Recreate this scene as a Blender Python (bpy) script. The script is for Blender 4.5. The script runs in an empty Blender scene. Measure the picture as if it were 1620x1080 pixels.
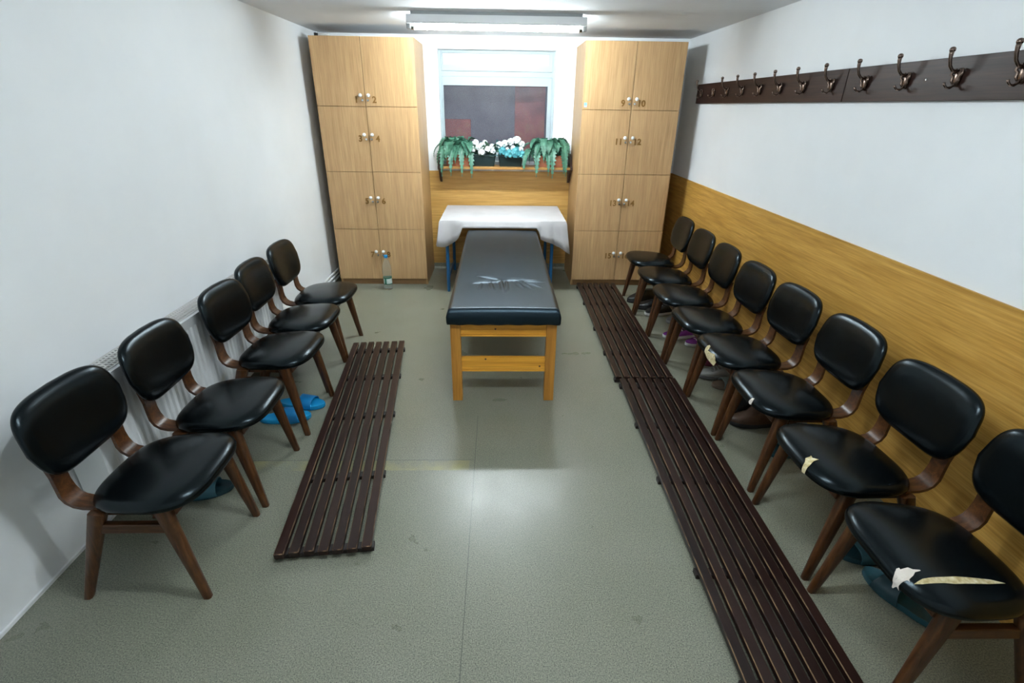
import bpy, bmesh, math, random
from mathutils import Vector, Matrix
random.seed(7)
scene = bpy.context.scene
C = scene.collection
PI = math.pi

# ------------------------------------------------------------------ measures (metres): x across, y into the room, z up
XL, XR = -1.584, 1.693          # side walls
YB, YF = 5.14, -0.75            # back wall, wall behind the camera
ZC = 2.107                      # ceiling
WH = 0.968                      # height of the wood panelling

# ------------------------------------------------------------------ materials
def srgb(r, g, b):
    f = lambda c: (c / 255 / 12.92) if c / 255 <= 0.04045 else ((c / 255 + 0.055) / 1.055) ** 2.4
    return (f(r), f(g), f(b), 1)

def mat(name, col=(.8, .8, .8, 1), rough=.5, metal=0, spec=.5, coat=0):
    m = bpy.data.materials.new(name); m.use_nodes = True
    nt = m.node_tree; b = nt.nodes['Principled BSDF']
    b.inputs['Base Color'].default_value = col
    b.inputs['Roughness'].default_value = rough
    b.inputs['Metallic'].default_value = metal
    b.inputs['Specular IOR Level'].default_value = spec
    if coat: b.inputs['Coat Weight'].default_value = coat
    return m, nt, b

def nd(nt, t, **k):
    n = nt.nodes.new(t)
    for a, v in k.items(): setattr(n, a, v)
    return n

def coords(nt, scale=(1, 1, 1), kind='Object'):
    tc = nd(nt, 'ShaderNodeTexCoord'); mp = nd(nt, 'ShaderNodeMapping')
    mp.inputs['Scale'].default_value = scale
    mp.inputs['Location'].default_value = (.37, .21, .413)
    nt.links.new(tc.outputs[kind], mp.inputs['Vector'])
    return mp.outputs['Vector']

def noise(nt, vec, scale, detail=3, rough=.55, dist=0):
    n = nd(nt, 'ShaderNodeTexNoise')
    n.inputs['Scale'].default_value = scale; n.inputs['Detail'].default_value = detail
    n.inputs['Roughness'].default_value = rough; n.inputs['Distortion'].default_value = dist
    nt.links.new(vec, n.inputs['Vector'])
    return n.outputs['Fac']

def ramp(nt, fac, stops, interp='LINEAR'):
    r = nd(nt, 'ShaderNodeValToRGB'); r.color_ramp.interpolation = interp
    e = r.color_ramp.elements
    while len(e) < len(stops): e.new(.5)
    for i, (p, c) in enumerate(stops): e[i].position = p; e[i].color = c
    nt.links.new(fac, r.inputs['Fac'])
    return r.outputs['Color']

def mixc(nt, fac, a, b, mode='MIX'):
    m = nd(nt, 'ShaderNodeMix', data_type='RGBA', blend_type=mode)
    for s, v in ((m.inputs['Factor'], fac), (m.inputs['A'], a), (m.inputs['B'], b)):
        if isinstance(v, (int, float)): s.default_value = v
        elif isinstance(v, tuple): s.default_value = v
        else: nt.links.new(v, s)
    return m.outputs['Result']

def math_(nt, op, a, b=0.0):
    m = nd(nt, 'ShaderNodeMath', operation=op)
    for s, v in ((m.inputs[0], a), (m.inputs[1], b)):
        if isinstance(v, (int, float)): s.default_value = v
        else: nt.links.new(v, s)
    return m.outputs['Value']

def bump(nt, b, h, strength=.2, dist=.002):
    n = nd(nt, 'ShaderNodeBump'); n.inputs['Strength'].default_value = strength; n.inputs['Distance'].default_value = dist
    nt.links.new(h, n.inputs['Height']); nt.links.new(n.outputs['Normal'], b.inputs['Normal'])

M = {}
def paint(name, col, rough=.85):
    m, nt, b = mat(name, col, rough, spec=.25)
    v = coords(nt)
    c = ramp(nt, noise(nt, v, 2.2, 4), [(0.25, tuple(x * .94 for x in col[:3]) + (1,)), (.75, col)])
    nt.links.new(c, b.inputs['Base Color'])
    bump(nt, b, noise(nt, v, 260, 2), .12, .001)
    return m
M['wall'] = paint('white_wall_paint', (.86, .885, .90, 1))
M['ceiling'] = paint('white_ceiling_paint', (.82, .84, .86, 1))

# floor: speckled grey-green sheet vinyl with two welded seams and a yellowed glue stain
m, nt, b = mat('speckled_vinyl_floor', rough=.4, spec=.5)
v = coords(nt)
c1 = ramp(nt, noise(nt, v, 235, 3, .8), [(.36, (.062, .066, .054, 1)), (.46, (.18, .183, .145, 1)), (.56, (.235, .237, .183, 1)), (.68, (.36, .36, .28, 1))])
c2 = ramp(nt, noise(nt, v, 3, 4), [(.3, (.90, .92, .88, 1)), (.7, (1, 1, 1, 1))])
col = mixc(nt, 1.0, c1, c2, 'MULTIPLY')
sx = nd(nt, 'ShaderNodeSeparateXYZ'); tc = nd(nt, 'ShaderNodeTexCoord'); nt.links.new(tc.outputs['Object'], sx.inputs[0])
X, Y = sx.outputs['X'], sx.outputs['Y']
def band(nt, val, c, w): return math_(nt, 'LESS_THAN', math_(nt, 'ABSOLUTE', math_(nt, 'SUBTRACT', val, c)), w)
seam1 = math_(nt, 'MULTIPLY', band(nt, X, -.115, .0017), math_(nt, 'LESS_THAN', Y, 2.35))
seam2 = math_(nt, 'MULTIPLY', band(nt, Y, 1.965, .0018), math_(nt, 'LESS_THAN', X, -.115))
seam = math_(nt, 'MAXIMUM', seam1, seam2)
st = math_(nt, 'MULTIPLY', band(nt, Y, 1.925, .036), math_(nt, 'MULTIPLY', math_(nt, 'LESS_THAN', X, -.14), math_(nt, 'GREATER_THAN', X, -1.2)))
stn = math_(nt, 'MULTIPLY', st, ramp(nt, noise(nt, v, 7, 3), [(.38, (0, 0, 0, 1)), (.62, (.55, .55, .55, 1))]))
col = mixc(nt, stn, col, (.36, .33, .12, 1))
col = mixc(nt, math_(nt, 'MULTIPLY', seam, .6), col, (.05, .05, .045, 1))
nt.links.new(col, b.inputs['Base Color'])
r_ = ramp(nt, noise(nt, v, 5, 4), [(.3, (.27, .27, .27, 1)), (.7, (.36, .36, .36, 1))])
nt.links.new(r_, b.inputs['Roughness'])
bump(nt, b, noise(nt, v, 320, 2), .03, .0006)
M['floor'] = m

def laminate(name, dark, mid, light, along='z', rough=.42, scale=1.0, spec=.4):
    m, nt, b = mat(name, mid, rough, spec=spec)
    s = {'z': (34, 34, 1.6), 'y': (40, 1.8, 40), 'x': (1.8, 40, 40)}[along]
    v = coords(nt, tuple(q * scale for q in s))
    f = noise(nt, v, 1.0, 6, .62, .6)
    c = ramp(nt, f, [(.30, dark), (.5, mid), (.70, light)])
    s2 = {'z': (160, 160, 5), 'y': (160, 5, 160), 'x': (5, 160, 160)}[along]
    v2 = coords(nt, s2)
    g = ramp(nt, noise(nt, v2, 1.0, 2), [(.35, (.82, .80, .76, 1)), (.6, (1, 1, 1, 1))])
    nt.links.new(mixc(nt, 1.0, c, g, 'MULTIPLY'), b.inputs['Base Color'])
    bump(nt, b, f, .04, .001)
    return m
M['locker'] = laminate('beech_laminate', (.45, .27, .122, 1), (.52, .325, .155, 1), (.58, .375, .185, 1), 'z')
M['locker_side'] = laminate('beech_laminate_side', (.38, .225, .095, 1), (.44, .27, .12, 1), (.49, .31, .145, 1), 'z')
M['panel_y'] = laminate('golden_oak_panelling', (.43, .22, .038, 1), (.58, .32, .068, 1), (.70, .41, .11, 1), 'y', .45)
M['panel_x'] = laminate('golden_oak_panelling_back', (.44, .24, .055, 1), (.55, .315, .085, 1), (.65, .39, .12, 1), 'x', .45)
M['shelf'] = laminate('orange_wood', (.32, .15, .035, 1), (.42, .21, .055, 1), (.5, .27, .08, 1), 'x', .4)
M['pine'] = laminate('varnished_pine', (.56, .235, .022, 1), (.74, .345, .038, 1), (.82, .42, .06, 1), 'x', .35, .6)
M['pine_leg'] = laminate('varnished_pine_leg', (.37, .15, .02, 1), (.50, .22, .034, 1), (.59, .28, .05, 1), 'z', .35, .6)
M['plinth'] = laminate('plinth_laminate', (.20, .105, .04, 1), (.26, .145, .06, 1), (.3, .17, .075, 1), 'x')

def chairwood(name, along):
    m, nt, b = mat(name, rough=.33, spec=.5)
    s = {'z': (70, 70, 5), 'x': (5, 70, 70)}[along]
    f = noise(nt, coords(nt, s), 1, 5, .6, .5)
    w = noise(nt, coords(nt), 14, 4)
    c = ramp(nt, f, [(.3, (.028, .010, .0035, 1)), (.55, (.075, .027, .008, 1)), (.75, (.135, .053, .015, 1))])
    c = mixc(nt, ramp(nt, w, [(.55, (0, 0, 0, 1)), (.75, (.5, .5, .5, 1))]), c, (.19, .085, .024, 1))
    nt.links.new(c, b.inputs['Base Color'])
    return m
M['legwood'] = chairwood('chair_leg_wood', 'z')
M['plywood'] = chairwood('chair_bent_ply', 'x')

def vinyl(name, col, rough, wr=0.0, spec=.5, tint=(.72, .90, 1, 1)):
    m, nt, b = mat(name, col, rough, spec=spec)
    b.inputs['Specular Tint'].default_value = tint
    v = coords(nt)
    bump(nt, b, noise(nt, v, 420, 3), .10, .0006)
    c = ramp(nt, noise(nt, v, 6, 3), [(.3, tuple(x * .7 for x in col[:3]) + (1,)), (.7, col)])
    nt.links.new(c, b.inputs['Base Color'])
    return m
M['vinyl'] = vinyl('black_vinyl', (.0012, .0022, .0028, 1), .25, spec=.30)
M['couch'] = vinyl('navy_black_vinyl', (.0012, .0040, .0065, 1), .35, spec=.50, tint=(.55, .80, 1, 1))
m, nt, b = mat('exposed_foam', rough=.95, spec=.1)
nt.links.new(ramp(nt, noise(nt, coords(nt), 70, 4), [(.3, (.36, .27, .12, 1)), (.6, (.60, .52, .32, 1)), (.75, (.72, .68, .55, 1))]), b.inputs['Base Color'])
M['foam'] = m
M['backing'] = mat('white_cloth_backing', (.62, .56, .50, 1), .95, spec=.1)[0]

# dark varnished slats, edges rubbed back to bare wood
m, nt, b = mat('dark_varnished_slats', rough=.36, spec=.35)
def slat_col(nt):
    f = noise(nt, coords(nt, (90, 5, 90)), 1, 5, .6, .4)
    c = ramp(nt, f, [(.3, (.0055, .0028, .0025, 1)), (.55, (.014, .0062, .005, 1)), (.8, (.030, .013, .010, 1))])
    oi = nd(nt, 'ShaderNodeObjectInfo')
    return mixc(nt, math_(nt, 'MULTIPLY', oi.outputs['Random'], .45), c, (.032, .0105, .0065, 1))
nt.links.new(slat_col(nt), b.inputs['Base Color'])
M['slat'] = m
m, nt, b = mat('rubbed_slat_edges', rough=.5, spec=.3)
wn = ramp(nt, noise(nt, coords(nt, (40, 7, 40)), 1, 4, .7), [(.42, (0, 0, 0, 1)), (.56, (.85, .85, .85, 1))])
nt.links.new(mixc(nt, wn, slat_col(nt), (.20, .115, .06, 1)), b.inputs['Base Color'])
M['slat_edge'] = m
M['batten'] = mat('dark_battens', (.012, .007, .006, 1), .45)[0]

M['rackwood'] = laminate('dark_stained_board', (.016, .0075, .0065, 1), (.032, .0145, .011, 1), (.052, .023, .016, 1), 'y', .42, 1.0, .22)
M['bronze'] = mat('antique_bronze', (.20, .145, .12, 1), .26, metal=1)[0]
M['white_plastic'] = mat('white_plastic', (.80, .80, .78, 1), .35)[0]
M['chrome'] = mat('polished_metal', (.62, .61, .59, 1), .22, metal=1)[0]
M['brass'] = mat('number_brown', (.21, .105, .022, 1), .6, spec=.2)[0]
M['white_metal'] = mat('white_enamel', (.78, .80, .81, 1), .35)[0]
M['grille'] = mat('grille_enamel', (.60, .58, .57, 1), .4)[0]
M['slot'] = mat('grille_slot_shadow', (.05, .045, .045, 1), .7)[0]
M['window_frame'] = paint('white_window_paint', (.40, .46, .48, 1), .45)
M['blue_metal'] = mat('blue_enamel', (.008, .10, .24, 1), .35)[0]
M['fixture'] = mat('fixture_enamel', (.88, .90, .91, 1), .4)[0]
M['endcap'] = mat('grey_lamp_holder', (.35, .37, .38, 1), .4)[0]
M['dark_bracket'] = mat('dark_bracket_wood', (.035, .014, .009, 1), .4)[0]
M['terracotta'] = mat('terracotta', (.36, .115, .055, 1), .7)[0]
M['dark_pot'] = mat('dark_green_plastic', (.006, .018, .018, 1), .4)[0]
M['soil'] = mat('potting_soil', (.02, .014, .01, 1), .95)[0]
m, nt, b = mat('white_cotton', rough=.85, spec=.2)
v = coords(nt)
nt.links.new(ramp(nt, noise(nt, v, 5, 3), [(.3, (.46, .445, .445, 1)), (.7, (.53, .515, .515, 1))]), b.inputs['Base Color'])
bump(nt, b, noise(nt, v, 14, 4), .25, .01)
M['cloth'] = m
def leafmat(name, a, c):
    m, nt, b = mat(name, a, .45)
    nt.links.new(ramp(nt, noise(nt, coords(nt), 24, 3), [(.3, a), (.7, c)]), b.inputs['Base Color'])
    return m
M['fern'] = leafmat('fern_green', (.028, .105, .065, 1), (.085, .235, .155, 1))
M['leaf'] = leafmat('leaf_green', (.03, .105, .06, 1), (.085, .19, .105, 1))
M['tealleaf'] = leafmat('teal_leaf', (.02, .15, .17, 1), (.08, .30, .31, 1))
M['petal'] = leafmat('white_petal', (.70, .74, .74, 1), (.86, .87, .86, 1))
M['tealpetal'] = leafmat('teal_petal', (.03, .22, .27, 1), (.14, .45, .48, 1))
M['tube'] = m = bpy.data.materials.new('lit_tube'); m.use_nodes = True
nt = m.node_tree; nt.nodes.clear()
em = nd(nt, 'ShaderNodeEmission'); em.inputs['Color'].default_value = (.86, .96, 1.0, 1); em.inputs['Strength'].default_value = 44
o_ = nd(nt, 'ShaderNodeOutputMaterial'); nt.links.new(em.outputs[0], o_.inputs[0])
TUBE_EM = em
def em_copy(name, strength):
    m = M['tube'].copy(); m.name = name
    for n in m.node_tree.nodes:
        if n.type == 'EMISSION': n.inputs['Strength'].default_value = strength
    return m
M['tube_near'] = em_copy('lit_tube_near', 27)

# glass: old patterned panes, see-through with a fine wire grid and a soft gloss
def glass(name, tint, gridw, see, rough=.18, grid=90, base=(.15, .15, .17, 1)):
    m = bpy.data.materials.new(name); m.use_nodes = True
    nt = m.node_tree; nt.nodes.clear()
    tr = nd(nt, 'ShaderNodeBsdfTransparent'); tr.inputs['Color'].default_value = tint
    gl = nd(nt, 'ShaderNodeBsdfPrincipled'); gl.inputs['Base Color'].default_value = base; gl.inputs['Roughness'].default_value = rough
    v = coords(nt, (grid, grid, grid))
    s = nd(nt, 'ShaderNodeSeparateXYZ'); nt.links.new(v, s.inputs[0])
    fx = math_(nt, 'LESS_THAN', math_(nt, 'FRACT', s.outputs['X']), gridw)
    fz = math_(nt, 'LESS_THAN', math_(nt, 'FRACT', s.outputs['Z']), gridw)
    g = math_(nt, 'MAXIMUM', fx, fz)
    fac = math_(nt, 'MULTIPLY', math_(nt, 'SUBTRACT', 1.0, math_(nt, 'MULTIPLY', g, .75)), see)
    mx = nd(nt, 'ShaderNodeMixShader'); nt.links.new(fac, mx.inputs[0])
    nt.links.new(gl.outputs[0], mx.inputs[1]); nt.links.new(tr.outputs[0], mx.inputs[2])
    bp = nd(nt, 'ShaderNodeBump'); bp.inputs['Strength'].default_value = .3; bp.inputs['Distance'].default_value = .003
    nt.links.new(noise(nt, coords(nt), 120, 2), bp.inputs['Height']); nt.links.new(bp.outputs['Normal'], gl.inputs['Normal'])
    out = nd(nt, 'ShaderNodeOutputMaterial'); nt.links.new(mx.outputs[0], out.inputs[0])
    return m
M['pane'] = glass('wired_glass', (.86, .86, .90, 1), .16, .84)
M['transom'] = glass('ribbed_glass', (.9, .94, .95, 1), .3, .10, .35, 60, (.50, .53, .55, 1))
# lightwell beyond the window: grey wall with red painted and rusty patches
m, nt, b = mat('lightwell_wall', rough=.9)
v = coords(nt)
c = ramp(nt, noise(nt, v, 2.4, 4), [(.3, (.14, .15, .18, 1)), (.55, (.34, .34, .38, 1)), (.7, (.45, .44, .47, 1))])
nt.links.new(c, b.inputs['Base Color']); M['outside'] = m
m, nt, b = mat('red_boards', rough=.8)
c = ramp(nt, noise(nt, coords(nt), 5, 4), [(.35, (.55, .06, .04, 1)), (.6, (.85, .15, .09, 1)), (.75, (.90, .34, .12, 1))])
nt.links.new(c, b.inputs['Base Color']); M['redboard'] = m

# bottle
m, nt, b = mat('clear_plastic', (.9, .96, .97, 1), .06)
b.inputs['Transmission Weight'].default_value = .92; b.inputs['IOR'].default_value = 1.12
M['pet'] = m
M['cap'] = mat('blue_cap', (.01, .22, .50, 1), .35)[0]
m, nt, b = mat('green_label', rough=.4)
sx = nd(nt, 'ShaderNodeSeparateXYZ'); tc = nd(nt, 'ShaderNodeTexCoord'); nt.links.new(tc.outputs['Object'], sx.inputs[0])
wz = math_(nt, 'MULTIPLY', math_(nt, 'GREATER_THAN', sx.outputs['Z'], .062), math_(nt, 'LESS_THAN', sx.outputs['Z'], .108))
wx = math_(nt, 'MAXIMUM', math_(nt, 'MULTIPLY', math_(nt, 'GREATER_THAN', sx.outputs['X'], -.004), math_(nt, 'LESS_THAN', sx.outputs['X'], .038)),
           math_(nt, 'LESS_THAN', sx.outputs['X'], -.020))
nt.links.new(mixc(nt, math_(nt, 'MULTIPLY', wz, wx), (.008, .13, .075, 1), (.62, .70, .66, 1)), b.inputs['Base Color'])
M['label'] = m

def plain(name, col, rough=.6): M[name] = mat(name, col, rough)[0]
plain('blue_rubber', (.006, .30, .62, 1), .45); plain('blue_rubber_dark', (.004, .20, .48, 1), .45)
plain('teal_rubber', (.006, .038, .052, 1), .5); plain('teal_rubber_light', (.014, .075, .10, 1), .5)
plain('black_leather', (.008, .009, .010, 1), .4); plain('black_rubber', (.012, .012, .013, 1), .6)
plain('white_rubber', (.66, .66, .66, 1), .5); plain('purple_fabric', (.17, .02, .22, 1), .8)
plain('grey_fabric', (.16, .16, .165, 1), .85); plain('grey_rubber', (.26, .265, .26, 1), .6)
plain('brown_leather', (.07, .032, .015, 1), .5); plain('maroon_fabric', (.10, .008, .025, 1), .8)
plain('greygreen_strap', (.13, .17, .165, 1), .6); plain('tan_sole', (.14, .10, .07, 1), .7)
plain('sticker_blue', (.16, .42, .66, 1), .5); plain('white_card', (.75, .77, .78, 1), .7)

# ------------------------------------------------------------------ mesh helpers
def obj(name, bm, material, parent=None, smooth=False, bevel=0, seg=2, auto=None):
    if bevel:
        bmesh.ops.bevel(bm, geom=[e for e in bm.edges], offset=bevel, segments=seg, profile=.6, affect='EDGES', clamp_overlap=True)
    bmesh.ops.recalc_face_normals(bm, faces=bm.faces)
    me = bpy.data.meshes.new(name); bm.to_mesh(me); bm.free()
    me.materials.append(material)
    if smooth or auto:
        for p in me.polygons: p.use_smooth = True
        if auto: me.set_sharp_from_angle(angle=math.radians(auto))
    o = bpy.data.objects.new(name, me); C.objects.link(o)
    if parent: o.parent = parent
    return o

def thing(name, label, cat, loc=(0, 0, 0), rz=0, group=None, kind=None):
    o = bpy.data.objects.new(name, None); o.empty_display_size = .05; C.objects.link(o)
    o.location = loc; o.rotation_euler = (0, 0, rz)
    tag(o, label, cat, group, kind); return o

def tag(o, label=None, cat=None, group=None, kind=None):
    if label: o['label'] = label
    if cat: o['category'] = cat
    if group: o['group'] = group
    if kind: o['kind'] = kind
    return o

def struct(name, bm, m, label=None, cat=None, **k):
    return tag(obj(name, bm, m, **k), label, cat, kind='structure')

def box(bm, x0, x1, y0, y1, z0, z1):
    v = [bm.verts.new((x, y, z)) for z in (z0, z1) for y in (y0, y1) for x in (x0, x1)]
    for f in ((0, 2, 3, 1), (4, 5, 7, 6), (0, 1, 5, 4), (2, 6, 7, 3), (0, 4, 6, 2), (1, 3, 7, 5)):
        bm.faces.new([v[i] for i in f])
    return bm

def bx(*a): return box(bmesh.new(), *a)

def loft(bm, rings, cap=True, closed=True):
    R = [[bm.verts.new(p) for p in r] for r in rings]
    n = len(R[0])
    for a, b_ in zip(R, R[1:]):
        for i in range(n if closed else n - 1):
            j = (i + 1) % n
            bm.faces.new((a[i], a[j], b_[j], b_[i]))
    if cap and closed:
        bm.faces.new(R[0][::-1]); bm.faces.new(R[-1])
    return bm

def tube(bm, pts, r, seg=10, cap=True):
    pts = [Vector(p) for p in pts]
    rr = r if isinstance(r, (list, tuple)) else [r] * len(pts)
    rings = []; ref = None
    for i, p in enumerate(pts):
        t = (pts[min(i + 1, len(pts) - 1)] - pts[max(i - 1, 0)]).normalized()
        if ref is None: ref = t.orthogonal().normalized()
        ref = (ref - t * ref.dot(t)).normalized(); bn = t.cross(ref)
        rings.append([p + (ref * math.cos(2 * PI * k / seg) + bn * math.sin(2 * PI * k / seg)) * rr[i] for k in range(seg)])
    return loft(bm, rings, cap)

def lathe(bm, prof, seg=24, origin=(0, 0, 0), axis='z'):
    o = Vector(origin); rings = []
    for r, z in prof:
        ring = []
        for k in range(seg):
            a = 2 * PI * k / seg; p = (r * math.cos(a), r * math.sin(a), z)
            if axis == 'y': p = (p[0], p[2], p[1])
            if axis == 'x': p = (p[2], p[0], p[1])
            ring.append(o + Vector(p))
        rings.append(ring)
    return loft(bm, rings)

def taper(bm, a, b_, wa, wb, seg=1):
    """tapered rectangular bar between a and b_, sections (dx, dy) kept horizontal, corners clipped"""
    def sec(p, w):
        hx, hy = w[0] / 2, w[1] / 2; c = min(hx, hy) * .45
        q = [(hx, -hy + c), (hx, hy - c), (hx - c, hy), (-hx + c, hy), (-hx, hy - c), (-hx, -hy + c), (-hx + c, -hy), (hx - c, -hy)]
        return [Vector((p[0] + x, p[1] + y, p[2])) for x, y in q]
    rings = []
    for i in range(seg + 1):
        t = i / seg
        rings.append(sec(Vector(a).lerp(Vector(b_), t), [wa[k] + (wb[k] - wa[k]) * t for k in (0, 1)]))
    return loft(bm, rings)

def spow(c, e): return math.copysign(abs(c) ** e, c)

def copy_tree(o, parent=None):
    c = o.copy(); C.objects.link(c)
    if parent: c.parent = parent
    for ch in list(o.children): copy_tree(ch, c)
    return c

# ------------------------------------------------------------------ the room
struct('floor', bx(XL - .1, XR + .1, YF - .1, YB + .6, -.08, 0), M['floor'], 'grey green speckled vinyl floor with a welded seam', 'floor')
struct('ceiling', bx(XL - .1, XR + .1, YF - .1, YB + .25, ZC, ZC + .1), M['ceiling'], 'plain white painted ceiling', 'ceiling')
struct('wall_left', bx(XL - .1, XL, YF - .1, YB + .1, -.02, ZC + .05), M['wall'], 'white painted wall behind the radiator', 'wall')
struct('wall_right', bx(XR, XR + .1, YF - .1, YB + .1, -.02, ZC + .05), M['wall'], 'white painted wall above the wood panelling and coat racks', 'wall')
struct('wall_front', bx(XL - .1, XR + .1, YF - .1, YF, -.02, ZC + .05), M['wall'], 'white wall behind the viewer', 'wall')
WX0, WX1, WZ0, WZ1 = -.552, .507, 1.06, 2.0
bm = bmesh.new()
box(bm, XL - .1, WX0, YB, YB + .22, -.02, ZC + .05); box(bm, WX1, XR + .1, YB, YB + .22, -.02, ZC + .05)
box(bm, WX0, WX1, YB, YB + .22, -.02, WZ0); box(bm, WX0, WX1, YB, YB + .22, WZ1, ZC + .05)
struct('wall_back', bm, M['wall'], 'white back wall with the recessed window', 'wall')
# wood panelling
struct('trim_1', bx(XR - .008, XR + .002, YF, YB, 0.0, WH), M['panel_y'], 'golden oak panelling along the wall behind the right chairs', 'wall panelling')
struct('trim_2', bx(XL, XR - .008, YB - .008, YB + .002, .055, WH + .005), M['panel_x'], 'golden oak panelling between the lockers under the shelf', 'wall panelling')
bm = bmesh.new()
loft(bm, [[(x, YB - .001, 0), (x, YB - .035, 0), (x, YB - .02, .008), (x, YB - .012, .02), (x, YB - .0105, .058), (x, YB - .001, .058)] for x in (XL, XR - .008)])
struct('baseboard_back', bm, M['floor'], 'coved grey vinyl skirting under the back panelling', 'skirting')
struct('baseboard_left', bx(XL, XL + .008, YF, YB, 0, .012), M['white_metal'], 'thin white sealing bead along the left wall base', 'skirting')
struct('trim_3', bx(XR - .0105, XR, YF, YB, WH, WH + .005), M['panel_y'], 'thin capping strip on the right panelling', 'trim')

# ------------------------------------------------------------------ the window
win = thing('window_1', 'white framed window with a narrow transom above a dark wired pane', 'window', (0, YB, 0), kind='structure')
bm = bmesh.new(); y0, y1 = .085, .15
box(bm, WX0, WX0 + .022, y0, y1, WZ0, WZ1); box(bm, WX1 - .022, WX1, y0, y1, WZ0, WZ1)
box(bm, WX0 + .022, WX1 - .022, y0, y1, WZ1 - .014, WZ1); box(bm, WX0 + .022, WX1 - .022, y0, y1, 1.790, 1.832); box(bm, WX0 + .022, WX1 - .022, y0, y1, WZ0, WZ0 + .03)
obj('frame', bm, M['window_frame'], win)
bm = bmesh.new(); a0, a1 = WX0 + .024, WX1 - .024
box(bm, a0, a0 + .012, y0 - .012, y1 - .02, 1.834, 1.984); box(bm, a1 - .03, a1, y0 - .012, y1 - .02, 1.834, 1.984)
box(bm, a0 + .012, a1 - .03, y0 - .012, y1 - .02, 1.834, 1.884); box(bm, a0 + .012, a1 - .03, y0 - .012, y1 - .02, 1.976, 1.984)
ts = obj('transom_sash', bm, M['window_frame'], win)
obj('transom_pane', bx(a0 + .012, a1 - .03, y0 + .008, y0 + .014, 1.884, 1.976), M['transom'], ts)
bm = bmesh.new()
box(bm, a0, a0 + .010, y0 - .014, y1 - .02, WZ0 + .032, 1.788); box(bm, a1 - .036, a1, y0 - .014, y1 - .02, WZ0 + .032, 1.788)
box(bm, a0 + .010, a1 - .036, y0 - .014, y1 - .02, 1.716, 1.788); box(bm, a0 + .010, a1 - .036, y0 - .014, y1 - .02, WZ0 + .032, WZ0 + .08)
cs = obj('casement_sash', bm, M['window_frame'], win)
obj('pane', bx(a0 + .010, a1 - .036, y0 + .008, y0 + .014, WZ0 + .08, 1.716), M['pane'], cs)
struct('wall_outside', bx(-1.4, 1.4, YB + .62, YB + .68, .6, 2.6), M['outside'], 'dim grey wall outside beyond the window pane', 'wall')
struct('trim_4', bx(.16, .47, YB + .57, YB + .615, .8, 1.76), M['redboard'], 'red boarded panel seen through the right of the window', 'panel')
struct('trim_5', bx(-.62, -.30, YB + .57, YB + .615, .8, 1.42), M['redboard'], 'rusty low panel seen through the left of the window', 'panel')

# ------------------------------------------------------------------ lockers
def text_mesh(body, size):
    cu = bpy.data.curves.new('digits', 'FONT'); cu.body = body; cu.size = size
    cu.align_x = 'CENTER'; cu.align_y = 'CENTER'; cu.extrude = .0012; cu.offset = size * .025
    o = bpy.data.objects.new('digits', cu); C.objects.link(o)
    dg = bpy.context.evaluated_depsgraph_get()
    me = bpy.data.meshes.new_from_object(o.evaluated_get(dg))
    bpy.data.objects.remove(o); bpy.data.curves.remove(cu)
    me.materials.clear(); me.materials.append(M['brass'])
    me.transform(Matrix.Rotation(PI / 2, 4, 'X'))
    return me

LT, YD = 2.028, 4.5836
ROWS = [.057, .5244, 1.0185, 1.53, LT]
KNOB = [None, .324, .805, 1.317, 1.613]   # heights bottom row first
def knob_bm():
    bm = bmesh.new(); lathe(bm, [(.006, 0), (.006, -.012), (.011, -.015), (.0145, -.022), (.0145, -.028), (.010, -.034), (.003, -.036)], 16, axis='y'); return bm
def lock_bm():
    bm = bmesh.new(); lathe(bm, [(.010, 0), (.010, -.004), (.0085, -.006), (.0085, -.010), (.002, -.011)], 14, axis='y')
    box(bm, -.0015, .0015, -.022, -.010, -.009, .009); return bm
def locker(label, x0, xm, x1, first, depth, inner):
    t = thing('locker_cabinet', label, 'locker', ((x0 + x1) / 2, YD, 0), group=None)
    cx = (x0 + x1) / 2; a, b_ = x0 - cx, x1 - cx; mm = xm - cx
    bm = bmesh.new()
    box(bm, a, a + .018, .019, depth, 0, LT); box(bm, b_ - .018, b_, .019, depth, 0, LT)
    box(bm, a + .018, b_ - .018, .019, depth, LT - .018, LT); box(bm, a + .018, b_ - .018, .03, depth, .057, .075)
    box(bm, a + .018, b_ - .018, depth - .01, depth, .075, LT - .018)
    box(bm, mm - .009, mm + .009, .022, depth - .01, .075, LT - .018)
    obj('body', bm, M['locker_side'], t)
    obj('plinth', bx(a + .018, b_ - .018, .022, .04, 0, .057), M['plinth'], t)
    km, lm = None, None
    for r in range(4):
        z0, z1 = ROWS[3 - r] + .0015, ROWS[4 - r] - .0015
        for s in (0, 1):
            xa, xb = ((a, mm - .0018), (mm + .0018, b_))[s]
            n = first + 2 * r + s
            d = obj('door', bx(xa, xb, 0, .018, z0, z1), M['locker'], t, bevel=.0012, seg=1)
            sg = (-1, 1)[s]
            hz = KNOB[4 - r]
            if km is None:
                k = obj('knob', knob_bm(), M['white_plastic'], d, smooth=True); km = k.data
                l = obj('lock', lock_bm(), M['chrome'], d, auto=40); lm = l.data
            else:
                k = bpy.data.objects.new('knob', km); C.objects.link(k); k.parent = d
                l = bpy.data.objects.new('lock', lm); C.objects.link(l); l.parent = d
            k.location = (mm + sg * .033, 0, hz); l.location = (mm + sg * .022, 0, hz - .036)
            l.rotation_euler = (0, sg * .5, 0)
            num = bpy.data.objects.new('number', text_mesh(str(n), .068)); C.objects.link(num); num.parent = d
            num.location = (mm + sg * (.073 if n < 10 else .080), -.0012, hz - .034)
    return t
locker('tall beech locker cabinet with doors numbered 1 to 8, water bottle at its foot', -1.491, -1.0942, -.6764, 1, .545, 1)
lk = locker('tall beech locker cabinet with doors numbered 9 to 16, behind the slatted floor boards', .6861, 1.0945, 1.4976, 9, .545, -1)
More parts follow.
